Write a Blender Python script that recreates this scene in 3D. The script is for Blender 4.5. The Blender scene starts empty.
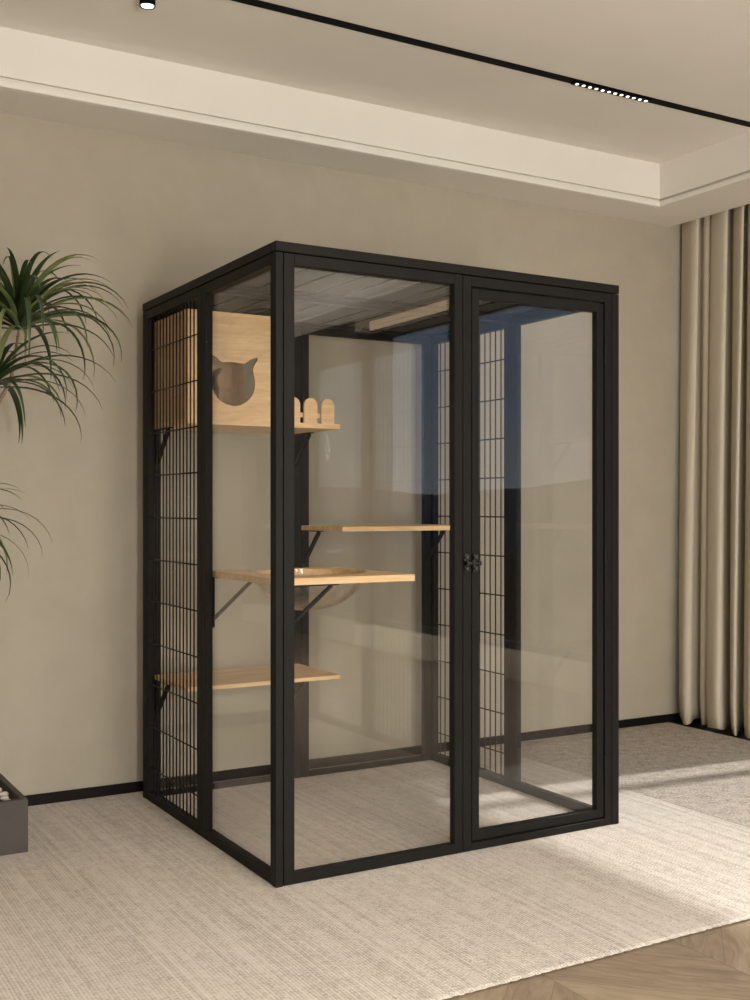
import bpy, bmesh, math, random
from mathutils import Vector, Matrix
random.seed(7)
S = bpy.context.scene
COL = S.collection
R = math.radians

# ------------------------------------------------------------------ materials
def new_mat(name):
    m = bpy.data.materials.new(name); m.use_nodes = True
    nt = m.node_tree; nt.nodes.clear()
    out = nt.nodes.new('ShaderNodeOutputMaterial')
    return m, nt, out

class NT:
    """small helper to write node graphs"""
    def __init__(s, nt): s.nt = nt
    def n(s, t, **kw):
        nd = s.nt.nodes.new(t)
        for k, v in kw.items():
            if k.startswith('i_'):
                nd.inputs[k[2:].replace('_', ' ')].default_value = v
            else: setattr(nd, k, v)
        return nd
    def l(s, a, b): s.nt.links.new(a, b)
    def math(s, op, a, b=None, c=None, clamp=False):
        nd = s.nt.nodes.new('ShaderNodeMath'); nd.operation = op; nd.use_clamp = clamp
        for i, v in enumerate((a, b, c)):
            if v is None: continue
            if isinstance(v, (int, float)): nd.inputs[i].default_value = v
            else: s.nt.links.new(v, nd.inputs[i])
        return nd.outputs[0]
    def mix(s, f, a, b, mode='MIX'):
        nd = s.nt.nodes.new('ShaderNodeMix'); nd.data_type = 'RGBA'; nd.blend_type = mode
        for i, v in ((0, f), (6, a), (7, b)):
            if isinstance(v, (int, float)): nd.inputs[i].default_value = v
            elif isinstance(v, tuple): nd.inputs[i].default_value = v if len(v) == 4 else v + (1,)
            else: s.nt.links.new(v, nd.inputs[i])
        return nd.outputs[2]
    def ramp(s, f, stops):
        nd = s.nt.nodes.new('ShaderNodeValToRGB'); e = nd.color_ramp.elements
        while len(e) < len(stops): e.new(.5)
        for el, (p, c) in zip(e, stops):
            el.position = p; el.color = c if len(c) == 4 else c + (1,)
        s.nt.links.new(f, nd.inputs[0]); return nd.outputs[0]
    def coords(s, scale=(1, 1, 1), rot=(0, 0, 0), loc=(0, 0, 0), src='Object'):
        tc = s.nt.nodes.new('ShaderNodeTexCoord'); mp = s.nt.nodes.new('ShaderNodeMapping')
        mp.inputs['Scale'].default_value = scale; mp.inputs['Rotation'].default_value = rot
        mp.inputs['Location'].default_value = loc
        s.nt.links.new(tc.outputs[src], mp.inputs[0]); return mp.outputs[0]
    def noise(s, vec, scale, detail=4, rough=.55, dist=0):
        nd = s.nt.nodes.new('ShaderNodeTexNoise')
        nd.inputs['Scale'].default_value = scale; nd.inputs['Detail'].default_value = detail
        nd.inputs['Roughness'].default_value = rough; nd.inputs['Distortion'].default_value = dist
        s.nt.links.new(vec, nd.inputs['Vector']); return nd.outputs[0]
    def sep(s, vec):
        nd = s.nt.nodes.new('ShaderNodeSeparateXYZ'); s.nt.links.new(vec, nd.inputs[0]); return nd.outputs
    def bump(s, h, strength, dist):
        nd = s.nt.nodes.new('ShaderNodeBump'); nd.inputs['Strength'].default_value = strength
        nd.inputs['Distance'].default_value = dist; s.nt.links.new(h, nd.inputs['Height']); return nd.outputs[0]

def principled(name, color=(.5, .5, .5), rough=.5, metal=0, spec=.5):
    m, nt, out = new_mat(name); t = NT(nt)
    p = t.n('ShaderNodeBsdfPrincipled')
    p.inputs['Base Color'].default_value = color + (1,)
    p.inputs['Roughness'].default_value = rough; p.inputs['Metallic'].default_value = metal
    p.inputs['Specular IOR Level'].default_value = spec
    t.l(p.outputs[0], out.inputs[0])
    return m, t, p

M = {}
# plaster wall
m, t, p = principled('wall_plaster', rough=.85, spec=.2)
c = t.coords()
n1 = t.noise(c, 1.6, 5, .6); n2 = t.noise(c, 9, 5, .6)
f = t.math('ADD', t.math('MULTIPLY', n1, .7), t.math('MULTIPLY', n2, .3))
t.l(t.ramp(f, [(.3, (.38, .338, .268)), (.7, (.44, .393, .315))]), p.inputs['Base Color'])
t.l(t.bump(t.noise(c, 60, 4), .06, .004), p.inputs['Normal'])
M['wall'] = m
m, t, p = principled('dark_unseen_wall', (.06, .05, .042), .6)  # dark tone made up for unseen walls, dims bounce and glass reflections
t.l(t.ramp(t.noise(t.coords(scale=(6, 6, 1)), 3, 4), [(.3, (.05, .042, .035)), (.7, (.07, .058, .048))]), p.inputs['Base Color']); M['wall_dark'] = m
m, t, p = principled('ceiling_paint', rough=.9, spec=.1)
c = t.coords()
t.l(t.ramp(t.noise(c, 3, 4), [(.3, (.76, .73, .675)), (.7, (.79, .76, .705))]), p.inputs['Base Color'])
M['ceiling'] = m
m, t, p = principled('baseboard_black', (.008, .0065, .0055), .6, 0, .12)
t.l(t.math('ADD', t.math('MULTIPLY', t.noise(t.coords(), 30), .1), .4), p.inputs['Roughness']); M['baseboard'] = m
# frame metal
m, t, p = principled('black_powder_coat', (.010, .009, .008), .5, 0, .16)
c = t.coords()
t.l(t.math('ADD', t.math('MULTIPLY', t.noise(c, 140, 2), .10), .5), p.inputs['Roughness'])
t.l(t.ramp(t.noise(c, 6, 2), [(.3, (.0082, .0070, .0060)), (.7, (.0100, .0085, .0071))]), p.inputs['Base Color'])
M['frame'] = m
m, t, p = principled('black_wire', (.012, .010, .008), .5, 0, .25)
t.l(t.math('ADD', t.math('MULTIPLY', t.noise(t.coords(), 90, 2), .12), .42), p.inputs['Roughness']); M['wire'] = m
m, t, p = principled('grey_wire', (.040, .034, .029), .6, 0, .3)
t.l(t.math('ADD', t.math('MULTIPLY', t.noise(t.coords(), 90, 2), .12), .5), p.inputs['Roughness']); M['grey_wire'] = m
m, t, p = principled('black_steel', (.008, .007, .006), .55, .1, .25)
t.l(t.math('ADD', t.math('MULTIPLY', t.noise(t.coords(), 90, 2), .1), .45), p.inputs['Roughness']); M['steel'] = m
m, t, p = principled('latch_steel', (.035, .032, .029), .35, .5, .5)
t.l(t.math('ADD', t.math('MULTIPLY', t.noise(t.coords(), 90, 2), .1), .3), p.inputs['Roughness']); M['latch_steel'] = m
m, t, p = principled('dark_bronze', (.02, .018, .016), .4, .2)
t.l(t.math('ADD', t.math('MULTIPLY', t.noise(t.coords(), 40, 2), .1), .35), p.inputs['Roughness']); M['bronze'] = m

def glass(name, tint, f0=.04, wob=.0):
    m, nt, out = new_mat(name); t = NT(nt)
    geo = t.n('ShaderNodeNewGeometry')
    dot = t.n('ShaderNodeVectorMath', operation='DOT_PRODUCT')
    t.l(geo.outputs['Incoming'], dot.inputs[0]); t.l(geo.outputs['Normal'], dot.inputs[1])
    cs = t.math('ABSOLUTE', dot.outputs['Value'])
    one = t.math('SUBTRACT', 1.0, cs, clamp=True)
    fr = t.math('ADD', t.math('MULTIPLY', t.math('POWER', one, 5.0), 1 - f0), f0, clamp=True)
    tr = t.n('ShaderNodeBsdfTransparent'); tr.inputs[0].default_value = tint + (1,)
    gl = t.n('ShaderNodeBsdfGlossy'); gl.inputs['Roughness'].default_value = .0
    gl.inputs[0].default_value = (1, 1, 1, 1)
    mx = t.n('ShaderNodeMixShader'); t.l(fr, mx.inputs[0]); t.l(tr.outputs[0], mx.inputs[1]); t.l(gl.outputs[0], mx.inputs[2])
    t.l(mx.outputs[0], out.inputs[0]); return m
M['glass'] = glass('clear_panel_glass', (.988, .988, .982), .042)
M['acrylic'] = glass('clear_acrylic', (.97, .955, .935), .05)
M['window_glass'] = glass('window_glass', (.98, .985, .985), .03)

# light oak / birch board
def wood(name, a, b, grain=(1.0, 9.0, 9.0), scale=3.2):
    m, t, p = principled(name, rough=.55, spec=.3)
    c = t.coords(scale=grain)
    n = t.noise(c, scale, 6, .62, 1.2)
    fine = t.noise(t.coords(scale=(grain[0]*3, grain[1]*9, grain[2]*9)), 6, 3, .5)
    f = t.math('ADD', t.math('MULTIPLY', n, .75), t.math('MULTIPLY', fine, .25))
    t.l(t.ramp(f, [(.32, b), (.5, tuple((x+y)/2 for x, y in zip(a, b))), (.68, a)]), p.inputs['Base Color'])
    t.l(t.bump(fine, .08, .001), p.inputs['Normal']); M[name] = m
wood('birch_wood', (.88, .64, .385), (.60, .375, .18))
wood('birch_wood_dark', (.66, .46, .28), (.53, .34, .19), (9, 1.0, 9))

# chevron floor
m, t, p = principled('chevron_wood', rough=.5, spec=.35)
c = t.coords()
x, y, z = t.sep(c)
W0, PW = .45, .115
xs = t.math('DIVIDE', t.math('SUBTRACT', x, .325), W0)
col = t.math('FLOOR', xs)
fx = t.math('FRACT', xs)
par = t.math('MODULO', t.math('ADD', col, 1000), 2)
sgn = t.math('SUBTRACT', t.math('MULTIPLY', par, -2), -1)          # +1 / -1
dx = t.math('MULTIPLY', t.math('MULTIPLY', fx, W0), sgn)
tt = t.math('DIVIDE', t.math('ADD', y, dx), PW * 1.35)
pid = t.math('FLOOR', tt); ft = t.math('FRACT', tt)
cmb = t.n('ShaderNodeCombineXYZ'); t.l(pid, cmb.inputs[0]); t.l(col, cmb.inputs[1])
wn = t.n('ShaderNodeTexWhiteNoise', noise_dimensions='3D'); t.l(cmb.outputs[0], wn.inputs[0])
al = t.math('SUBTRACT', t.math('MULTIPLY', t.math('MULTIPLY', fx, W0), 1.0), t.math('MULTIPLY', t.math('MULTIPLY', y, sgn), 1.0))
cmb2 = t.n('ShaderNodeCombineXYZ')
t.l(t.math('MULTIPLY', al, 1.1), cmb2.inputs[0]); t.l(t.math('MULTIPLY', tt, .9), cmb2.inputs[1]); t.l(t.math('MULTIPLY', wn.outputs[0], 9), cmb2.inputs[2])
g = t.noise(cmb2.outputs[0], 2.6, 6, .6, 2.2)
base = t.ramp(g, [(.28, (.19, .14, .092)), (.5, (.265, .205, .14)), (.72, (.33, .26, .18))])
tone = t.math('ADD', t.math('MULTIPLY', wn.outputs[0], .22), .89)
tn = t.n('ShaderNodeCombineColor'); [t.l(tone, tn.inputs[i]) for i in range(3)]
base = t.mix(1.0, base, tn.outputs[0], 'MULTIPLY')
e1 = t.math('LESS_THAN', t.math('MINIMUM', ft, t.math('SUBTRACT', 1, ft)), .010)
e2 = t.math('LESS_THAN', t.math('MINIMUM', fx, t.math('SUBTRACT', 1, fx)), .0035)
base = t.mix(t.math('MULTIPLY', t.math('MAXIMUM', e1, e2), .6), base, (.12, .085, .055))
t.l(base, p.inputs['Base Color']); t.l(t.math('ADD', t.math('MULTIPLY', g, .15), .42), p.inputs['Roughness'])
M['floor'] = m

# woven rugs
def weave(name, hi, lo, rib, cross, streak=.5, grain=.5, along_y=True, bumpd=.003, skew=0.0):
    m, t, p = principled(name, rough=.95, spec=.1)
    c = t.coords()
    x, y, z = t.sep(c)
    if not along_y: x, y = y, x
    if skew: x = t.math('ADD', x, t.math('MULTIPLY', y, skew))
    w = t.noise(c, 5, 3)
    xw = t.math('ADD', x, t.math('MULTIPLY', t.math('SUBTRACT', w, .5), .008))
    q = t.math('DIVIDE', xw, rib)
    col_i = t.math('FLOOR', q)
    r = t.math('ADD', t.math('MULTIPLY', t.math('COSINE', t.math('MULTIPLY', t.math('ADD', q, .5), 2*math.pi)), .5), .5)
    wn = t.n('ShaderNodeTexWhiteNoise', noise_dimensions='1D'); t.l(col_i, wn.inputs['W'])
    yo = t.math('ADD', y, t.math('MULTIPLY', wn.outputs[0], cross))
    k = t.math('ADD', t.math('MULTIPLY', t.math('COSINE', t.math('MULTIPLY', yo, 2*math.pi/cross)), .5), .5)
    # uneven dye along each yarn, loose specks across
    sc = lambda a, b_: t.coords(scale=(a, b_, 1) if along_y else (b_, a, 1))
    s1 = t.noise(sc(24, .9), 1.7, 4, .6); s2 = t.noise(sc(80, 2.2), 1.3, 3, .6)
    g1 = t.noise(sc(75, 130), 1.0, 3, .65); g2 = t.noise(c, 22, 4, .6)
    h = t.math('MULTIPLY', r, t.math('ADD', t.math('MULTIPLY', k, .6), .4))
    yarn = t.math('ADD', t.math('MULTIPLY', s1, .45), t.math('ADD', t.math('MULTIPLY', s2, .35), t.math('MULTIPLY', wn.outputs[0], .20)))
    gr = t.math('ADD', t.math('MULTIPLY', g1, .65), t.math('MULTIPLY', g2, .35))
    f = t.math('ADD', t.math('ADD', t.math('MULTIPLY', h, .12), .06), t.math('ADD', t.math('MULTIPLY', yarn, streak*.9), t.math('MULTIPLY', gr, grain*1.1)))
    t.l(t.ramp(f, [(.46, lo), (.72, hi)]), p.inputs['Base Color'])
    hb = t.math('ADD', t.math('MULTIPLY', h, .55), t.math('ADD', t.math('MULTIPLY', g1, .9), t.math('MULTIPLY', s2, .5)))
    t.l(t.bump(hb, .9, bumpd), p.inputs['Normal']); M[name] = m
weave('beige_weave', (.645, .59, .525), (.325, .28, .235), .0095, .016, .44, .66)
weave('brown_weave', (.54, .48, .41), (.13, .105, .085), .009, .014, .2, .85, False, .003, .5)

# curtain cloth
m, nt, out = new_mat('curtain_cloth'); t = NT(nt)
c = t.coords()
n = t.noise(t.coords(scale=(60, 60, 2)), 4, 3)
colr = t.ramp(n, [(.3, (.58, .52, .42)), (.7, (.64, .58, .475))])
d = t.n('ShaderNodeBsdfDiffuse'); tl = t.n('ShaderNodeBsdfTranslucent')
t.l(colr, d.inputs[0]); t.l(colr, tl.inputs[0])
mx = t.n('ShaderNodeMixShader'); mx.inputs[0].default_value = .08
t.l(d.outputs[0], mx.inputs[1]); t.l(tl.outputs[0], mx.inputs[2]); t.l(mx.outputs[0], out.inputs[0])
M['curtain'] = m

# plant
def leafmat(name, a, b):
    m, nt, out = new_mat(name); t = NT(nt)
    p = t.n('ShaderNodeBsdfPrincipled'); p.inputs['Roughness'].default_value = .42
    t.l(t.ramp(t.noise(t.coords(), 9, 3), [(.35, a), (.65, b)]), p.inputs['Base Color'])
    tl = t.n('ShaderNodeBsdfTranslucent'); tl.inputs[0].default_value = (b[0]*1.3, b[1]*1.3, b[2]*.8, 1)
    mx = t.n('ShaderNodeMixShader'); mx.inputs[0].default_value = .18
    t.l(p.outputs[0], mx.inputs[1]); t.l(tl.outputs[0], mx.inputs[2]); t.l(mx.outputs[0], out.inputs[0]); M[name] = m
leafmat('leaf_dark', (.020, .038, .014), (.045, .075, .026))
leafmat('leaf_light', (.13, .17, .06), (.24, .27, .11))
m, t, p = principled('bark', rough=.9)
t.l(t.ramp(t.noise(t.coords(scale=(8, 8, 30)), 3), [(.3, (.14, .10, .07)), (.7, (.27, .2, .14))]), p.inputs['Base Color']); M['bark'] = m
m, t, p = principled('planter_grey', (.085, .070, .058), .6)
t.l(t.ramp(t.noise(t.coords(), 12, 4), [(.3, (.046, .038, .031)), (.7, (.054, .045, .037))]), p.inputs['Base Color']); M['planter'] = m
m, t, p = principled('soil', (.03, .022, .016), .95)
t.l(t.ramp(t.noise(t.coords(), 60, 5), [(.3, (.015, .011, .008)), (.7, (.06, .045, .032))]), p.inputs['Base Color']); M['soil'] = m
m, t, p = principled('pebble', (.62, .57, .5), .6)
t.l(t.ramp(t.noise(t.coords(), 14, 4), [(.3, (.5, .45, .39)), (.7, (.72, .67, .6))]), p.inputs['Base Color']); M['pebble'] = m
m, t, p = principled('track_black', (.003, .003, .003), .8, 0, .05)
t.l(t.math('ADD', t.math('MULTIPLY', t.noise(t.coords(), 50, 2), .1), .5), p.inputs['Roughness']); M['track'] = m
def emit(name, col, s):
    m, nt, out = new_mat(name); t = NT(nt)
    e = t.n('ShaderNodeEmission'); e.inputs[0].default_value = col + (1,); e.inputs[1].default_value = s
    t.l(e.outputs[0], out.inputs[0]); M[name] = m
emit('lamp_glow', (1, .93, .84), 2.5)
emit('strip_glow', (1, .72, .46), 2.6)
# outdoors
m, t, p = principled('woodland', rough=1, spec=0)
c = t.coords()
x, y, z = t.sep(c)
f = t.noise(c, .35, 6, .7)
t.l(t.ramp(f, [(.35, (.006, .012, .005)), (.6, (.018, .032, .012)), (.75, (.035, .055, .02))]), p.inputs['Base Color']); M['woods'] = m
m, t, p = principled('far_ridge', rough=1, spec=0)  # distance haze put into the colour as blue
t.l(t.ramp(t.noise(t.coords(), .05, 5), [(.3, (.008, .022, .045)), (.7, (.014, .032, .058))]), p.inputs['Base Color']); M['ridge'] = m

# ------------------------------------------------------------------ mesh helpers
def bm_new(): return bmesh.new()
def box(bm, x0, x1, y0, y1, z0, z1, bev=0.0, seg=1):
    r = bmesh.ops.create_cube(bm, size=1)
    vs = r['verts']
    for v in vs:
        v.co = Vector(((x0+x1)/2 + v.co.x*(x1-x0), (y0+y1)/2 + v.co.y*(y1-y0), (z0+z1)/2 + v.co.z*(z1-z0)))
    if bev > 0:
        es = list({e for v in vs for e in v.link_edges})
        bmesh.ops.bevel(bm, geom=es, offset=bev, segments=seg, affect='EDGES', profile=.6)
    return bm
def bar(bm, a, b, w, h, up=(0, 0, 1), bev=0.0):
    a = Vector(a); b = Vector(b); d = (b-a); L = d.length; d.normalize()
    u = Vector(up); s = d.cross(u); s.normalize(); u = s.cross(d)
    r = bmesh.ops.create_cube(bm, size=1); vs = r['verts']
    for v in vs:
        v.co = (a+b)/2 + d*(v.co.x*L) + s*(v.co.y*w) + u*(v.co.z*h)
    if bev > 0:
        es = list({e for v in vs for e in v.link_edges})
        bmesh.ops.bevel(bm, geom=es, offset=bev, segments=1, affect='EDGES')
def cyl(bm, a, b, r, n=8, r2=None, caps=True):
    a = Vector(a); b = Vector(b); d = b-a; L = d.length
    q = d.to_track_quat('Z', 'Y').to_matrix().to_4x4()
    bmesh.ops.create_cone(bm, cap_ends=caps, segments=n, radius1=r, radius2=r if r2 is None else r2, depth=L,
                          matrix=Matrix.Translation((a+b)/2) @ q)
def tube(bm, pts, rad, n=8):
    pts = [Vector(p) for p in pts]; rings = []
    for i, p in enumerate(pts):
        d = (pts[min(i+1, len(pts)-1)] - pts[max(i-1, 0)]).normalized()
        s = d.cross(Vector((.3, 1, .1))).normalized(); u = s.cross(d)
        r = rad[i] if isinstance(rad, (list, tuple)) else rad
        rings.append([bm.verts.new(p + s*math.cos(2*math.pi*k/n)*r + u*math.sin(2*math.pi*k/n)*r) for k in range(n)])
    for a, b in zip(rings, rings[1:]):
        for k in range(n): bm.faces.new((a[k], a[(k+1) % n], b[(k+1) % n], b[k]))
    bm.faces.new(rings[0][::-1]); bm.faces.new(rings[-1])
def prism(bm, outline, y0, y1, holes=(), axis='Y'):
    """extrude outline (list of (x,z)) with holes between y0 and y1"""
    def P(x, z, y): return (x, y, z) if axis == 'Y' else ((x, z, y) if axis == 'Z' else (y, x, z))
    edges = []; loops = []
    for lp in [outline] + list(holes):
        vs = [bm.verts.new(P(x, z, y0)) for x, z in lp]
        loops.append(vs)
        for i in range(len(vs)): edges.append(bm.edges.new((vs[i], vs[(i+1) % len(vs)])))
    r = bmesh.ops.triangle_fill(bm, use_beauty=True, use_dissolve=False, edges=edges)
    faces = [g for g in r['geom'] if isinstance(g, bmesh.types.BMFace)]
    ex = bmesh.ops.extrude_face_region(bm, geom=faces)
    nv = [g for g in ex['geom'] if isinstance(g, bmesh.types.BMVert)]
    d = Vector(P(0, 0, y1-y0))
    bmesh.ops.translate(bm, verts=nv, vec=d)
    bmesh.ops.recalc_face_normals(bm, faces=bm.faces[:])

def link(name, bm, mat, parent=None, org=(0, 0, 0), smooth=False, recalc=True):
    if recalc: bmesh.ops.recalc_face_normals(bm, faces=bm.faces[:])
    if org != (0, 0, 0): bmesh.ops.translate(bm, verts=bm.verts[:], vec=-Vector(org))
    me = bpy.data.meshes.new(name); bm.to_mesh(me); bm.free()
    mats = mat if isinstance(mat, (list, tuple)) else [mat]
    for k in mats: me.materials.append(M[k])
    if smooth:
        for f in me.polygons: f.use_smooth = True
    o = bpy.data.objects.new(name, me); COL.objects.link(o)
    if parent is not None: o.parent = parent
    else: o.location = org
    return o
def tag(o, label, cat, group=None, kind=None):
    o['label'] = label; o['category'] = cat
    if group: o['group'] = group
    if kind: o['kind'] = kind
    return o
def thing(name, loc, label, cat, group=None):
    o = bpy.data.objects.new(name, None); o.empty_display_size = .1
    COL.objects.link(o); o.location = loc
    return tag(o, label, cat, group)
def struct(name, bm, mat, label=None, org=(0, 0, 0), smooth=False):
    o = link(name, bm, mat, None, org, smooth); o['kind'] = 'structure'
    if label: o['label'] = label
    return o

# ------------------------------------------------------------------ room
FZ = -.012                       # wood floor; the rugs' top is z = 0
XL, XR, YB, YF = -4.3, 3.25, 1.37, -7.5
CZ, SZ = 2.936, 2.715
bm = bm_new(); box(bm, XL-.1, XR+.1, YF-.1, YB+.1, FZ-.1, FZ)
struct('floor', bm, 'floor', 'chevron wood floor in light brown planks')
bm = bm_new(); box(bm, XL-.1, XR+.25, YF-.1, YB+.1, CZ, CZ+.12)
struct('ceiling', bm, 'ceiling', 'plain warm white ceiling')
bm = bm_new(); box(bm, XL-.1, XR+.25, YB, YB+.1, FZ, CZ)
struct('wall_back', bm, 'wall', 'tan plaster wall behind the glass cat enclosure')
bm = bm_new(); box(bm, XL-.1, XL, YF, YB, FZ, CZ)
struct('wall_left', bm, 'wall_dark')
# right wall with the long window
WY0, WY1, WZ0, WZ1 = -5.26, 1.22, .16, 2.68
bm = bm_new()
box(bm, XR, XR+.25, WY0, YB, FZ, WZ0); box(bm, XR, XR+.25, WY0, YB, WZ1, CZ)
box(bm, XR, XR+.25, WY1, YB, WZ0, WZ1)
struct('wall_right', bm, 'wall')
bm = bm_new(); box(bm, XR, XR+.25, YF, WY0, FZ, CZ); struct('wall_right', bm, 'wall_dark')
# rear wall (behind the camera) with a wide window added for fill daylight
RX0, RX1, RZ0, RZ1 = -3.4, 1.2, .5, 2.55
bm = bm_new()
box(bm, XL, XR, YF-.1, YF, FZ, RZ0); box(bm, XL, XR, YF-.1, YF, RZ1, CZ)
box(bm, XL, RX0, YF-.1, YF, RZ0, RZ1); box(bm, RX1, XR, YF-.1, YF, RZ0, RZ1)
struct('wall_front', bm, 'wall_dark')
def window(name, bars, pane):
    b = bm_new()
    for q in bars: box(b, *q, .004)
    o = struct(name, b, 'bronze')
    b = bm_new(); box(b, *pane); g = link('window_pane', b, 'window_glass', o); return o
ft = .05
bars = [(XR+.17, XR+.23, WY0, WY1, WZ0, WZ0+ft), (XR+.17, XR+.23, WY0, WY1, WZ1-ft*1.3, WZ1)]
for yy, hw in ((WY0+.13, .13), (.228, .042), (WY1-.025, .026)):
    bars.append((XR+.17, XR+.23, yy-hw, yy+hw, WZ0, WZ1))
window('window_1', bars, (XR+.196, XR+.204, WY0+.01, WY1-.01, WZ0+.01, WZ1-.01))
bars = [(RX0, RX1, YF-.08, YF-.02, RZ0, RZ0+ft), (RX0, RX1, YF-.08, YF-.02, RZ1-ft, RZ1)]
for k in range(4):
    xx = RX0+.025 + (RX1-RX0-.05)*k/3
    bars.append((xx-.025, xx+.025, YF-.08, YF-.02, RZ0, RZ1))
window('fill_window', bars, (RX0+.01, RX1-.01, YF-.054, YF-.046, RZ0+.01, RZ1-.01))
# dropped border of the ceiling: back run, right run (stops short of the curtain), with a stepped moulding
SX, SY = 2.70, 1.11
bm = bm_new()
box(bm, XL, 3.03, SY, YB, SZ, CZ); box(bm, SX, 3.03, YF, SY, SZ, CZ)
box(bm, XL, SX-.004, SY-.022, SY, SZ, SZ+.027, .003); box(bm, SX-.022, SX, YF, SY-.022, SZ, SZ+.027, .003)
box(bm, XL, SX, SY-.018, SY, SZ+.040, CZ, .001); box(bm, SX-.018, SX, YF, SY-.018, SZ+.040, CZ, .001)
struct('trim_1', bm, 'ceiling', 'stepped white dropped ceiling border')
bm = bm_new(); box(bm, XL, 3.0, YB-.012, YB, FZ, .040, .002)
box(bm, 3.0, XR, YB-.012, YB, FZ, .040, .002)
struct('baseboard_back', bm, 'baseboard', 'low black baseboard along the back wall')
bm = bm_new(); box(bm, 3.002, XR, .30, YB-.014, FZ, -.002, .001)
struct('trim_2', bm, 'baseboard', 'black floor threshold under the curtain')

# ------------------------------------------------------------------ rugs
def rug(name, x0, x1, y0, y1, mat, label, scallop):
    b = bm_new(); n = int((x1-x0)/.0085)
    top, bot, inn = [], [], []
    for i in range(n+1):
        x = x0 + (x1-x0)*i/n
        e = scallop * (.5+.5*math.cos(2*math.pi*x/.034))*random.uniform(.5, 1.1) + random.uniform(-.0015, .0015)
        top.append(b.verts.new((x, y0+.004-e, -.0035))); bot.append(b.verts.new((x, y0+.020-e, FZ)))
        inn.append((b.verts.new((x, y0+.016, 0)), b.verts.new((x, y1, 0)), b.verts.new((x, y1, FZ))))
    for i in range(n):
        b.faces.new((bot[i], bot[i+1], top[i+1], top[i])); b.faces.new((top[i], top[i+1], inn[i+1][0], inn[i][0]))
        b.faces.new((inn[i][0], inn[i+1][0], inn[i+1][1], inn[i][1])); b.faces.new((inn[i][1], inn[i+1][1], inn[i+1][2], inn[i][2]))
        b.faces.new((inn[i][2], inn[i+1][2], bot[i+1], bot[i]))
    for s in (0, n):
        b.faces.new((bot[s], top[s], inn[s][0], inn[s][1], inn[s][2]))
    return tag(link(name, b, mat), label, 'rug')
rug('woven_rug', -3.4, 1.784, -.91, 1.352, 'beige_weave', 'large pale beige ribbed woven rug under the glass enclosure', .004)
rug('brown_rug', 1.787, 2.999, -.91, 1.352, 'brown_weave', 'darker brown flat woven rug in front of the curtain', .003)

# ------------------------------------------------------------------ cat enclosure
W, D, H = 1.405, 1.26, 2.0
enc = thing('cat_enclosure', (W/2, D/2, 0), 'tall black framed glass and wire mesh cat enclosure with a glass door', 'cat enclosure')
EO = (W/2, D/2, 0)
ZT = 1.966                                  # underside of the top beams
def part(name, b, mat, parent=enc, org=EO, **k): return link(name, b, mat, parent, org, **k)
# corner posts
for (x0, x1, y0, y1) in ((0, .026, 0, .026), (W-.033, W, 0, .026), (0, .028, D-.028, D), (W-.028, W, D-.028, D)):
    b = bm_new(); box(b, x0, x1, y0, y1, 0, ZT, .0015); part('corner_post', b, 'frame')
# top beams
for q in ((-.001, W+.001, -.001, .034), (-.001, W+.001, D-.034, D+.001)):
    b = bm_new(); box(b, *q, ZT+.003, H, .002); part('top_beam', b, 'frame')
for q in ((-.001, .034, .034, D-.034), (W-.034, W+.001, .034, D-.034)):
    b = bm_new(); box(b, *q, ZT+.003, H, .002); part('top_beam', b, 'frame')
b = bm_new(); box(b, .034, W-.034, .60, .645, 1.945, 1.992, .002); part('roof_beam', b, 'frame')

# framed panels.  u axis along the side, v depth inwards
def side_map(side):
    if side == 'front': return lambda u, d: (u, d)
    if side == 'back': return lambda u, d: (u, D-d)
    if side == 'left': return lambda u, d: (d, u)
    if side == 'right': return lambda u, d: (W-d, u)
def pbox(b, side, u0, u1, d0, d1, z0, z1, bev=.0012):
    f = side_map(side); (xa, ya), (xb, yb) = f(u0, d0), f(u1, d1)
    box(b, min(xa, xb), max(xa, xb), min(ya, yb), max(ya, yb), z0, z1, bev)
def frame4(b, side, u0, u1, z0, z1, wl, wr, wb, wt, d0, d1):
    pbox(b, side, u0, u0+wl, d0, d1, z0, z1); pbox(b, side, u1-wr, u1, d0, d1, z0, z1)
    pbox(b, side, u0+wl, u1-wr, d0, d1, z0, z0+wb); pbox(b, side, u0+wl, u1-wr, d0, d1, z1-wt, z1)
def glass_panel(side, u0, u1, wl, wr, wb=.034, wt=.034, d1=.031):
    b = bm_new(); frame4(b, side, u0, u1, .001, ZT, wl, wr, wb, wt, .0015, d1)
    o = part('glass_panel', b, 'frame')
    b = bm_new(); pbox(b, side, u0+wl-.004, u1-wr+.004, .020, .026, .001+wb-.004, ZT-wt+.004, 0)
    part('glass_pane', b, 'glass', o); return o
WD = .0056/2
def mesh_panel(side, u0, u1, wl, wr, wb=.034, wt=.034, d1=.031):
    b = bm_new(); frame4(b, side, u0, u1, .001, ZT, wl, wr, wb, wt, .0015, d1)
    o = part('mesh_panel', b, 'frame')
    b = bm_new(); f = side_map(side)
    a0, a1 = u0+wl, u1-wr
    n = round((a1-a0)/.0376)
    for i in range(1, n):
        u = a0 + (a1-a0)*i/n; x, y = f(u, .017)
        cyl(b, (x, y, .03), (x, y, ZT-.03), WD, 6)
    z = .131
    while z < ZT-.05:
        p0 = f(a0-.004, .012); p1 = f(a1+.004, .012)
        cyl(b, (*p0, z), (*p1, z), WD, 6); z += .1672
    part('wire_mesh', b, 'wire', o, smooth=True); return o
glass_panel('front', .029, .7015, .037, .033)
glass_panel('left', .0275, .6235, .0145, .0355)
mesh_panel('left', .6245, D-.029, .0365, .022)
glass_panel('right', .0275, .6235, .0345, .0355)
mesh_panel('right', .6245, D-.029, .044, .020)
glass_panel('back', .029, .7015, .037, .0355, .022)
glass_panel('back', .7035, W-.029, .0355, .037, .022)
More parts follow.
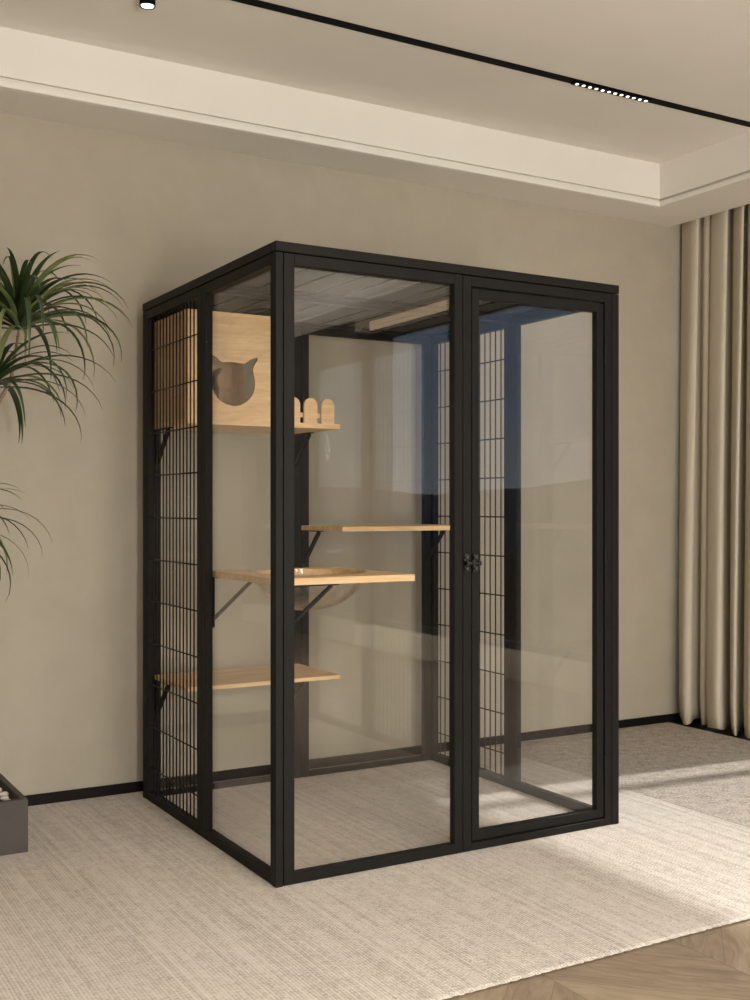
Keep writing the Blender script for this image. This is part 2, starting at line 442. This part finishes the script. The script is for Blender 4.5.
# door jamb and door
b = bm_new(); frame4(b, 'front', .7035, W-.0345, .001, ZT, .034, .032, .026, .034, .0015, .034)
part('door_jamb', b, 'frame')
dx0, dx1, dz0, dz1 = .7435, 1.3345, .033, 1.926
b = bm_new(); frame4(b, 'front', dx0, dx1, dz0, dz1, .030, .031, .031, .032, .006, .034)
door = part('door', b, 'frame')
b = bm_new(); pbox(b, 'front', dx0+.026, dx1-.027, .024, .030, dz0+.027, dz1-.028, 0); part('glass_pane', b, 'glass', door)
# latch: a knob plate on the jamb and one on the door, joined by a sliding bolt
b = bm_new()
for xx, yb in ((.7150, .0015), (.7520, .006)):
    box(b, xx-.009, xx+.009, -.006, yb+.001, .953, 1.017, .004, 2)
    for zz in (.966, 1.004):
        bmesh.ops.create_uvsphere(b, u_segments=14, v_segments=8, radius=.0085, matrix=Matrix.Translation((xx, -.008, zz)) @ Matrix.Diagonal((1, .8, 1.35, 1)))
cyl(b, (.704, -.013, .985), (.764, -.013, .985), .0052, 14)
for xx in (.709, .7335, .759): cyl(b, (xx-.005, -.013, .985), (xx+.005, -.013, .985), .0095, 14)
lt = part('latch', b, 'latch_steel', door); lt['label'] = 'dark grey metal latch'
for zz in (.22, 1.0, 1.74):
    b = bm_new(); cyl(b, (1.339, .0015, zz-.035), (1.339, .0015, zz+.035), .0035, 10)
    part('hinge', b, 'steel', door)
# roof mesh: two panels
for (y0, y1) in ((.034, .60), (.645, D-.034)):
    b = bm_new()
    for q in ((.034, W-.034, y0, y0+.012), (.034, W-.034, y1-.012, y1), (.034, .046, y0+.012, y1-.012), (W-.046, W-.034, y0+.012, y1-.012)):
        box(b, *q, 1.962, 1.990, .001)
    o = part('roof_panel', b, 'frame')
    b = bm_new(); n = round((y1-y0)/.0188)
    for i in range(1, n):
        y = y0 + (y1-y0)*i/n; cyl(b, (.036, y, 1.978), (W-.036, y, 1.978), .0025, 6)
    x = .099; b2 = bm_new()
    while x < W-.05:
        cyl(b2, (x, y0+.002, 1.9726), (x, y1-.002, 1.9722), .004, 6); x += .1128
    part('wire_mesh', b, 'grey_wire', o, smooth=True); part('support_wire', b2, 'wire', o, smooth=True)

# ------------------------------------------------------------------ shelves and cat house
def bracket_y(x, ytop, zb, name, parent, org, arm=.135, drop=.135):
    """bracket fixed to a back post (at y = ytop) carrying a board from below"""
    b = bm_new()
    box(b, x-.010, x+.010, ytop-.005, ytop, zb-drop-.03, zb, .001)
    box(b, x-.010, x+.010, ytop-arm-.025, ytop-.005, zb-.005, zb, .001)
    bar(b, (x, ytop-arm, zb-.006), (x, ytop-.004, zb-drop), .014, .010, (0, 0, 1), .001)
    link(name, b, 'steel', parent, org)
def bracket_x(y, xl, zb, name, parent, org, arm=.165, drop=.15):
    b = bm_new()
    box(b, xl, xl+.005, y-.010, y+.010, zb-drop-.03, zb, .001)
    box(b, xl+.005, xl+arm+.025, y-.010, y+.010, zb-.005, zb, .001)
    bar(b, (xl+arm, y, zb-.006), (xl+.004, y, zb-drop), .010, .009, (0, 0, 1), .001)
    link(name, b, 'steel', parent, org)
def board(b, x0, x1, y0, y1, z0, z1): box(b, x0, x1, y0, y1, z0, z1, .002, 2)
YP = D-.0315                                     # inner face of the back frame

# low shelf
o = thing('cat_shelf', (.36, 1.04, .48), 'lowest light wood shelf at the left rear, near the rug', 'shelf', 'wooden shelves in the cat enclosure')
og = tuple(o.location)
b = bm_new(); board(b, .034, .689, .853, YP, .481, .497); link('board', b, 'birch_wood', o, og)
for x in (.050, .672): bracket_y(x, YP, .481, 'bracket', o, og)
# back shelf
o = thing('cat_shelf', (1.03, 1.04, 1.08), 'long thin light wood shelf at the back right, just above the round bed shelf', 'shelf', 'wooden shelves in the cat enclosure')
og = tuple(o.location)
b = bm_new(); board(b, .700, 1.366, .853, YP, 1.0765, 1.0965); link('board', b, 'birch_wood', o, og)
for x in (.718, 1.355): bracket_y(x, YP, 1.0765, 'bracket', o, og)
# bowl shelf
o = thing('cat_shelf', (.3, .33, .93), 'light wood shelf with a round hole holding a clear bowl bed, on the left side', 'shelf', 'wooden shelves in the cat enclosure')
og = tuple(o.location)
bx, by, br = .292, .352, .192
b = bm_new()
circ = [(bx+br*math.cos(2*math.pi*k/72), by+br*math.sin(2*math.pi*k/72)) for k in range(72)]
prism(b, [(.034, .055), (.543, .055), (.543, .608), (.034, .608)], .928, .950, [circ], 'Z')
link('board', b, 'birch_wood', o, og)
b = bm_new(); prof = []
for k in range(13):
    a = math.pi/2*k/12; prof.append(((br-.004)*math.cos(a), .944-.130*math.sin(a)))
outer = prof; inner = [(max(r-.004, 0), z+.004) for r, z in prof]; inner[0] = (br-.008, .951); 
rim = [(br+.010, .951), (br+.010, .9535), (br-.008, .9535)]
prof2 = [(0.0005, inner[-1][1])] + [q for q in inner[::-1][1:]] + [(br-.008, .9535), (br+.010, .9535), (br+.010, .9505), (br-.004, .9505)] + outer[1:-1] + [(0.0005, outer[-1][1])]
n = 64; rings = []
for r, z in prof2: rings.append([b.verts.new((bx+r*math.cos(2*math.pi*k/n), by+r*math.sin(2*math.pi*k/n), z)) for k in range(n)])
for p0, p1 in zip(rings, rings[1:]):
    for k in range(n): b.faces.new((p0[k], p0[(k+1) % n], p1[(k+1) % n], p1[k]))
bo = link('bowl', b, 'acrylic', o, og, smooth=True); bo['label'] = 'clear round acrylic bowl'
bracket_x(.066, .034, .928, 'bracket', o, og, .195, .165); bracket_x(.596, .034, .928, 'bracket', o, og)

# cat house
o = thing('cat_house', (.36, 1.04, 1.49), 'light wood cat house with a cat head shaped opening and picket balcony', 'cat house')
og = tuple(o.location)
z0, z1 = 1.491, 1.922
def cat_outline(cx, cz, s=1.0):
    pts = []
    # head: slightly flattened circle, ears at the top (drawn counter-clockwise from the right cheek)
    def P(x, z): pts.append((cx+x*s, cz+z*s))
    for a in range(-90, 24, 8): P(.0905*math.cos(R(a)), .090*math.sin(R(a)))
    for x, z in ((.0835, .042), (.081, .054), (.084, .066), (.092, .080), (.100, .091), (.1015, .0975), (.098, .1015), (.090, .1010),
                 (.077, .096), (.062, .086), (.050, .0765), (.044, .0745), (.03, .0765), (.015, .0782)): P(x, z)
    right = pts[:]
    left = [(2*cx-x, z) for x, z in right[1:]][::-1]
    return right + [(cx, cz+.0785*s)] + left
b = bm_new(); prism(b, [(.034, z0), (.436, z0), (.436, z1), (.034, z1)], .853, .868, [cat_outline(.2235, 1.655)]); link('front_panel', b, 'birch_wood', o, og)
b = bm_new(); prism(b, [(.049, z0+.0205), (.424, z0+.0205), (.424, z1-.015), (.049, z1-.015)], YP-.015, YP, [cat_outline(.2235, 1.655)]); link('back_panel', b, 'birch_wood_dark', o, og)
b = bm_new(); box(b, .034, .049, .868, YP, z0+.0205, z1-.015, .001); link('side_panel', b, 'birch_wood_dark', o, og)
b = bm_new(); box(b, .034, .436, .868, YP, z1-.015, z1, .001); link('top_panel', b, 'birch_wood', o, og)
b = bm_new(); board(b, .034, .689, .8685, YP, z0, z0+.0205); board(b, .4365, .689, .853, .8685, z0, z0+.0205); link('platform', b, 'birch_wood', o, og)
for k, x0 in enumerate((.452, .5285, .605)):
    b = bm_new(); w = .058; out = [(x0, z0+.0205), (x0+w, z0+.0205)]
    for j in range(0, 13): out.append((x0+w/2+w/2*math.cos(math.pi*j/12), 1.583+w/2*math.sin(math.pi*j/12)))
    prism(b, out, .855, .866); link('picket', b, 'birch_wood', o, og)
b = bm_new(); box(b, .437, .655, .8665, .876, 1.534, 1.553, .001); link('fence_rail', b, 'birch_wood', o, og)
for x in (.050, .672): bracket_y(x, YP, z0, 'bracket', o, og)

# ------------------------------------------------------------------ curtain
path = [(3.07, 1.338), (3.03, 1.288), (2.99, 1.225), (3.01, 1.192), (3.085, 1.235), (3.10, 1.215), (3.055, 1.165), (3.07, 1.135), (3.115, 1.165),
        (3.12, 1.135), (3.03, 1.107), (2.98, 1.012), (3.0, .983), (3.10, 1.035), (3.135, 1.028), (3.05, .958), (2.99, .894), (3.0, .877), (3.10, .940),
        (3.135, .935), (3.04, .858), (2.985, .786), (3.0, .762), (3.10, .815), (3.135, .810), (3.04, .736), (2.985, .664), (3.0, .64),
        (3.10, .690), (3.135, .682), (3.045, .590), (3.0, .510), (3.02, .465), (3.06, .448)]
def catmull(P, sub=5):
    out = []
    for i in range(len(P)-1):
        p0 = P[max(i-1, 0)]; p1 = P[i]; p2 = P[i+1]; p3 = P[min(i+2, len(P)-1)]
        for s in range(sub):
            u = s/sub
            out.append(tuple(.5*((2*p1[j]) + (-p0[j]+p2[j])*u + (2*p0[j]-5*p1[j]+4*p2[j]-p3[j])*u*u + (-p0[j]+3*p1[j]-3*p2[j]+p3[j])*u**3) for j in (0, 1)))
    out.append(P[-1]); return out
cp = catmull(path)
b = bm_new(); nz = 40; rows = []
for k in range(nz+1):
    q = k/nz; z = .020 + (2.86-.020)*q
    row = []
    for i, (x, y) in enumerate(cp):
        s = i/len(cp)
        amp = .80 + .20*(1-q) + .05*math.sin(9*s+4*q)              # pleats open a little towards the hem
        swing = .006*math.sin(14*s+3.5*q) * (1-q)
        zz = z + (.010*math.sin(s*57+1) if k == 0 else 0)
        curl = -.018*max(0, 1-q/.05) * (.5+.5*math.sin(s*43))
        row.append(b.verts.new((3.06+.03*q**1.5+(x-3.06)*amp*(1-.45*q**1.5)*(1.9 if x > 3.08 else 1), y+swing+curl*.6, zz)))
    rows.append(row)
for r0, r1 in zip(rows, rows[1:]):
    for i in range(len(cp)-1): b.faces.new((r0[i], r0[i+1], r1[i+1], r1[i]))
cu = link('curtain', b, 'curtain', None, smooth=True)
md = cu.modifiers.new('cloth_thickness', 'SOLIDIFY'); md.thickness = .002
tag(cu, 'tan floor length pleated curtain hanging by the window on the right', 'curtain')

# ------------------------------------------------------------------ ceiling lights
def spot_fixture(x, y, label):
    o = thing('ceiling_spot', (x, y, CZ), label, 'ceiling light')
    og = (x, y, CZ)
    b = bm_new(); n = 28; rings = []
    for r, z in ((.0275, CZ), (.0275, CZ-.029), (.0262, CZ-.0305), (.0245, CZ-.029), (.0225, CZ-.024), (.0225, CZ-.018)):
        rings.append([b.verts.new((x+r*math.cos(2*math.pi*k/n), y+r*math.sin(2*math.pi*k/n), z)) for k in range(n)])
    for p0, p1 in zip(rings, rings[1:]):
        for k in range(n): b.faces.new((p0[k], p0[(k+1) % n], p1[(k+1) % n], p1[k]))
    b.faces.new(rings[0]); link('housing', b, 'track', o, og, smooth=False)
    b = bm_new(); bmesh.ops.create_cone(b, cap_ends=True, segments=24, radius1=.022, radius2=.022, depth=.004, matrix=Matrix.Translation((x, y, CZ-.0265)))
    link('lens', b, 'lamp_glow', o, og); return o
spot_fixture(-.205, .60, 'small round black ceiling spotlight, lit, near the top edge')
# linear track
tr = thing('light_track', (.5, .444, CZ), 'thin black linear track recessed in the ceiling with a row of tiny LED lights', 'track light')
og = tuple(tr.location)
b = bm_new(); x0, x1, y0, y1 = -3.6, SX-.0185, .421, .467
box(b, x0, x1, y0, y1, CZ-.0035, CZ-.0002, .0005)
link('rail', b, 'track', tr, og)
b = bm_new(); box(b, 1.560, 1.985, y0+.006, y1-.006, CZ-.010, CZ-.0036, .001); led = link('led_module', b, 'track', tr, og)
for k in range(12):
    b = bm_new(); xx = 1.582+k*.0348
    bmesh.ops.create_cone(b, cap_ends=True, segments=14, radius1=.0075, radius2=.0075, depth=.002, matrix=Matrix.Translation((xx, .444, CZ-.011)))
    link('led', b, 'lamp_glow', led, og)

# warm strip lamp above the window, guessed and added for the glass to mirror
b = bm_new(); box(b, XR-.012, XR+.001, -5.0, -2.1, 2.650, 2.730, .001)
ls = thing('added_strip', (XR, -3.55, 2.70), 'added warm glowing strip, guessed source of the band mirrored in the glass front', 'strip light')
lo = (XR, -3.55, 2.70)
link('housing', b, 'track', ls, lo)
b = bm_new(); box(b, XR-.030, XR-.012, -4.96, -2.11, 2.652, 2.728, .002); link('diffuser', b, 'strip_glow', ls, lo)

# ------------------------------------------------------------------ planter and dracaena
PX0, PX1, PY0, PY1, PH = -1.62, -.573, .756, 1.19, .181
o = thing('planter', ((PX0+PX1)/2, (PY0+PY1)/2, 0), 'low grey brown rectangular planter box on the rug by the left edge', 'planter')
og = tuple(o.location); tw = .022
b = bm_new()
box(b, PX0, PX1, PY0, PY0+tw, 0, PH, .002); box(b, PX0, PX1, PY1-tw, PY1, 0, PH, .002)
box(b, PX0, PX0+tw, PY0+tw, PY1-tw, 0, PH, .002); box(b, PX1-tw, PX1, PY0+tw, PY1-tw, 0, PH, .002)
box(b, PX0+tw, PX1-tw, PY0+tw, PY1-tw, 0, .02)
link('box_body', b, 'planter', o, og)
b = bm_new(); nx, ny = 40, 16; g = []
for i in range(nx+1):
    g.append([b.verts.new((PX0+tw+(PX1-PX0-2*tw)*i/nx, PY0+tw+(PY1-PY0-2*tw)*j/ny, .152+random.uniform(-.003, .003))) for j in range(ny+1)])
for i in range(nx):
    for j in range(ny): b.faces.new((g[i][j], g[i+1][j], g[i+1][j+1], g[i][j+1]))
so = link('soil', b, 'soil', o, og); so['label'] = 'dark soil'
# pebbles lying on the soil near the visible corner
spots = []; tries = 0
while len(spots) < 64 and tries < 5000:
    tries += 1
    r = random.uniform(.011, .018); x = random.uniform(-.86, PX1-tw-.02); y = random.uniform(PY0+tw+.02, PY1-tw-.02)
    if all((x-a)**2+(y-c)**2 > (r*1.25+q)**2 for a, c, q in spots): spots.append((x, y, r*1.25))
protos = []
for v in range(4):
    b = bm_new(); bmesh.ops.create_icosphere(b, subdivisions=2, radius=1)
    ph = [random.uniform(0, 6) for _ in range(6)]
    for w in b.verts:
        c = w.co
        k = 1 + .16*math.sin(2.1*c.x+ph[0]) + .13*math.sin(2.7*c.y+ph[1]) + .10*math.sin(3.3*c.z+ph[2]+c.x)
        w.co = Vector((c.x*1.1*k, c.y*.9*k, c.z*.72*k))
    zmin = min(w.co.z for w in b.verts)
    for w in b.verts: w.co.z -= zmin
    me = bpy.data.meshes.new('pebble'); b.to_mesh(me); b.free(); me.materials.append(M['pebble'])
    for fc in me.polygons: fc.use_smooth = True
    protos.append(me)
for k, (x, y, r) in enumerate(spots):
    pb = bpy.data.objects.new('pebble', protos[k % 4]); COL.objects.link(pb)
    pb.location = (x, y, .1545); pb.scale = (r/1.25,)*3; pb.rotation_euler = (0, 0, random.uniform(0, 6))
    tag(pb, 'small off white pebble lying on the soil in the grey planter', 'pebble', 'white pebbles in the planter')

pl = thing('dracaena', (-1.0, .97, .146), 'tall dracaena with drooping strap leaves on bare stems in the grey planter', 'plant')
og = tuple(pl.location)
#      crown            leaf   n   width lowest/highest leaf angle
ROS = [((-.570, .90, 1.800), .50, 84, 1.0, 14, 72), ((-.662, .88, 1.590), .44, 50, .95, 4, 56), ((-.835, .90, 1.085), .44, 40, .9, 0, 52), ((-1.18, .90, 1.40), .5, 70, 1.0, 5, 80)]
trunk_pts = [(-1.02, .97, .150), (-1.0, .97, .40), (-.97, .965, .75), (-.95, .955, 1.0)]
b = bm_new(); tube(b, trunk_pts, [.030, .026, .023, .020], 10)
link('trunk', b, 'bark', pl, og, smooth=True)
stems = [[(-.955, .958, .98), (-.86, .94, 1.18), (-.70, .915, 1.42), (-.60, .90, 1.62), (-.572, .90, 1.80)],
         [(-.93, .953, 1.03), (-.86, .93, 1.22), (-.76, .90, 1.42), (-.672, .88, 1.56)],
         [(-.972, .966, .70), (-.92, .945, .84), (-.86, .915, .97), (-.836, .90, 1.09)],
         [(-.958, .957, .95), (-1.05, .94, 1.12), (-1.18, .90, 1.40)]]
for s in stems:
    b = bm_new(); tube(b, s, [.013-.0022*i for i in range(len(s))], 8); link('stem', b, 'bark', pl, og, smooth=True)
def leaf(b, base, az, el, L, w, droop, mi, kink=0.0):
    """arched strap leaf, V shaped in section"""
    n = 12; p = Vector(base); d_az = az
    e = el; ds = L/n; L3 = []
    for i in range(n+1):
        u = i/n
        ww = w * min(1, .55+u*4) * (1-max(0, (u-.25)/.75)**1.7) + .0006
        hd = Vector((math.cos(d_az)*math.cos(e), math.sin(d_az)*math.cos(e), math.sin(e)))
        s = Vector((-math.sin(d_az), math.cos(d_az), 0)); up = s.cross(hd) * -1
        if up.z < 0 and abs(e) < math.pi/2: up = -up
        lift = ww*.42
        L3.append((b.verts.new(p - s*ww + up*lift), b.verts.new(p), b.verts.new(p + s*ww + up*lift)))
        p = p + hd*ds
        e -= droop*ds*(.35+1.5*u)
        d_az += kink*ds
        if p.y > YB-.03: p.y = YB-.03
    for a, c in zip(L3, L3[1:]):
        for k in (0, 1):
            fc = b.faces.new((a[k], a[k+1], c[k+1], c[k])); fc.material_index = mi; fc.smooth = True
for (c, L, n, s, e0, e1) in ROS:
    b = bm_new(); ga = 2.39996
    for i in range(n):
        q = i/n                                                   # 0 = oldest, lowest; 1 = youngest, upright
        az = i*ga + random.uniform(-.25, .25)
        el = R(e0 + (e1-e0)*q**.9 + random.uniform(-8, 8))
        Lk = L*random.uniform(.78, 1.08)*(1-.30*q**3)
        dr = random.uniform(3.6, 5.6)
        base = (c[0]+.010*math.cos(az), c[1]+.010*math.sin(az), c[2]+.05*q)
        mi = 1 if random.random() < .26 else 0
        leaf(b, base, az, el, Lk, random.uniform(.0082, .0118)*s*(1+.25*q), dr, mi, random.uniform(-.5, .5))
    link('foliage', b, ['leaf_dark', 'leaf_light'], pl, og, recalc=False)

# ------------------------------------------------------------------ outdoors, seen only as a reflection
def terrain(name, x0, x1, y0, y1, nx, ny, hf, mat):
    b = bm_new(); g = []
    for i in range(nx+1):
        u = (i/nx)**1.6; x = x0+(x1-x0)*u
        g.append([b.verts.new((x, y0+(y1-y0)*j/ny*1.0, hf(x, y0+(y1-y0)*j/ny))) for j in range(ny+1)])
    for i in range(nx):
        for j in range(ny): b.faces.new((g[i][j], g[i+1][j], g[i+1][j+1], g[i][j+1]))
    return struct(name, b, mat, smooth=True)
def h1(x, y):
    v = -3.6 + min(1, max(0, (x-5)/10))*(1.1*math.sin(x*.55+y*.31)+1.0*math.sin(y*.62-x*.17)+.7*math.sin(x*1.3+y*.9)) + random.uniform(-.5, .5)
    return v - max(0, (x-20))*.05
terrain('ground_outside', 3.6, 140, -160, 30, 60, 110, h1, 'woods')
def h2(x, y): return -14 + 22*max(0, math.sin((x-140)/260*math.pi))**.7 + 3*math.sin(y*.021+.4) + 1.3*math.sin(y*.07)
terrain('hills', 139, 400, -520, 220, 14, 90, h2, 'ridge')

# ------------------------------------------------------------------ light
w = bpy.data.worlds.new('sky'); S.world = w; w.use_nodes = True
nt = w.node_tree; nt.nodes.clear(); t = NT(nt)
tc = t.n('ShaderNodeTexCoord'); sp = t.n('ShaderNodeSeparateXYZ'); t.l(tc.outputs['Generated'], sp.inputs[0])
sky = t.ramp(sp.outputs[2], [(0.0, (.60, .68, .76)), (.10, (.44, .57, .76)), (.35, (.28, .41, .66)), (1.0, (.18, .28, .48))])
bg = t.n('ShaderNodeBackground'); bg.inputs[1].default_value = 1.0; t.l(sky, bg.inputs[0])
wo = t.n('ShaderNodeOutputWorld'); t.l(bg.outputs[0], wo.inputs[0])

sd = bpy.data.lights.new('sun', 'SUN'); sd.energy = 3.1; sd.angle = R(2.0); sd.color = (1, .975, .95)
so = bpy.data.objects.new('sun', sd); COL.objects.link(so)
el = R(46.8)
dirv = Vector((-.9959*math.cos(el), .0900*math.cos(el), -math.sin(el)))
so.rotation_euler = dirv.to_track_quat('-Z', 'Y').to_euler(); so.location = (8, -1, 8)

def spot(x, y, z, energy, size=R(130), blend=1.0, rad=.06, col=(1, .93, .84)):
    d = bpy.data.lights.new('overhead_spot', 'SPOT'); d.energy = energy; d.spot_size = size; d.spot_blend = blend
    d.shadow_soft_size = rad; d.color = col
    o = bpy.data.objects.new('overhead_spot', d); COL.objects.link(o); o.location = (x, y, z); return o
spot(-.205, .60, CZ-.035, 5, R(100), 1, .02)
def added_lamp(x, y, z, energy, rad=.25, col=(1, .955, .885)):  # unseen point fill added behind the camera, no fixture
    d = bpy.data.lights.new('fill_light', 'POINT'); d.energy = energy; d.shadow_soft_size = rad; d.color = col
    o = bpy.data.objects.new('fill_light', d); COL.objects.link(o); o.location = (x, y, z); return o
for x, y, z in ((-.66, -4.2, 1.75), (-.60, -5.0, .6), (-.50, -4.0, 1.1), (.30, -5.6, 1.5), (.30, -4.2, .55), (.45, -5.0, 1.0), (1.1, -4.5, 1.7)):
    added_lamp(x, y, z, 96, .28)
for yy in (-2.6, -5.2):  # unseen ceiling spots added as overhead fill, without fixtures
    for xx in (-3.0, -1.1, .8):
        spot(xx, yy, CZ-.05, 70)

# ------------------------------------------------------------------ camera and view
cd = bpy.data.cameras.new('camera'); cam = bpy.data.objects.new('camera', cd); COL.objects.link(cam)
cam.location = (-1.48385, -3.15223, 1.17708)
cam.rotation_euler = (R(90), 0, -R(30.25858))
cd.sensor_width = 36; cd.sensor_fit = 'AUTO'; cd.lens = 1124.373*36/1000
cd.shift_y = 6.853/1000; cd.clip_start = .05; cd.clip_end = 2000
S.camera = cam
v = S.view_settings
v.view_transform = 'Standard'; v.look = 'None'; v.gamma = 1; v.use_curve_mapping = False; v.exposure = 0.08
S.cycles.use_denoising = True
S.cycles.max_bounces = 14; S.cycles.diffuse_bounces = 6; S.cycles.glossy_bounces = 6; S.cycles.transparent_max_bounces = 24
S.cycles.sample_clamp_indirect = 8
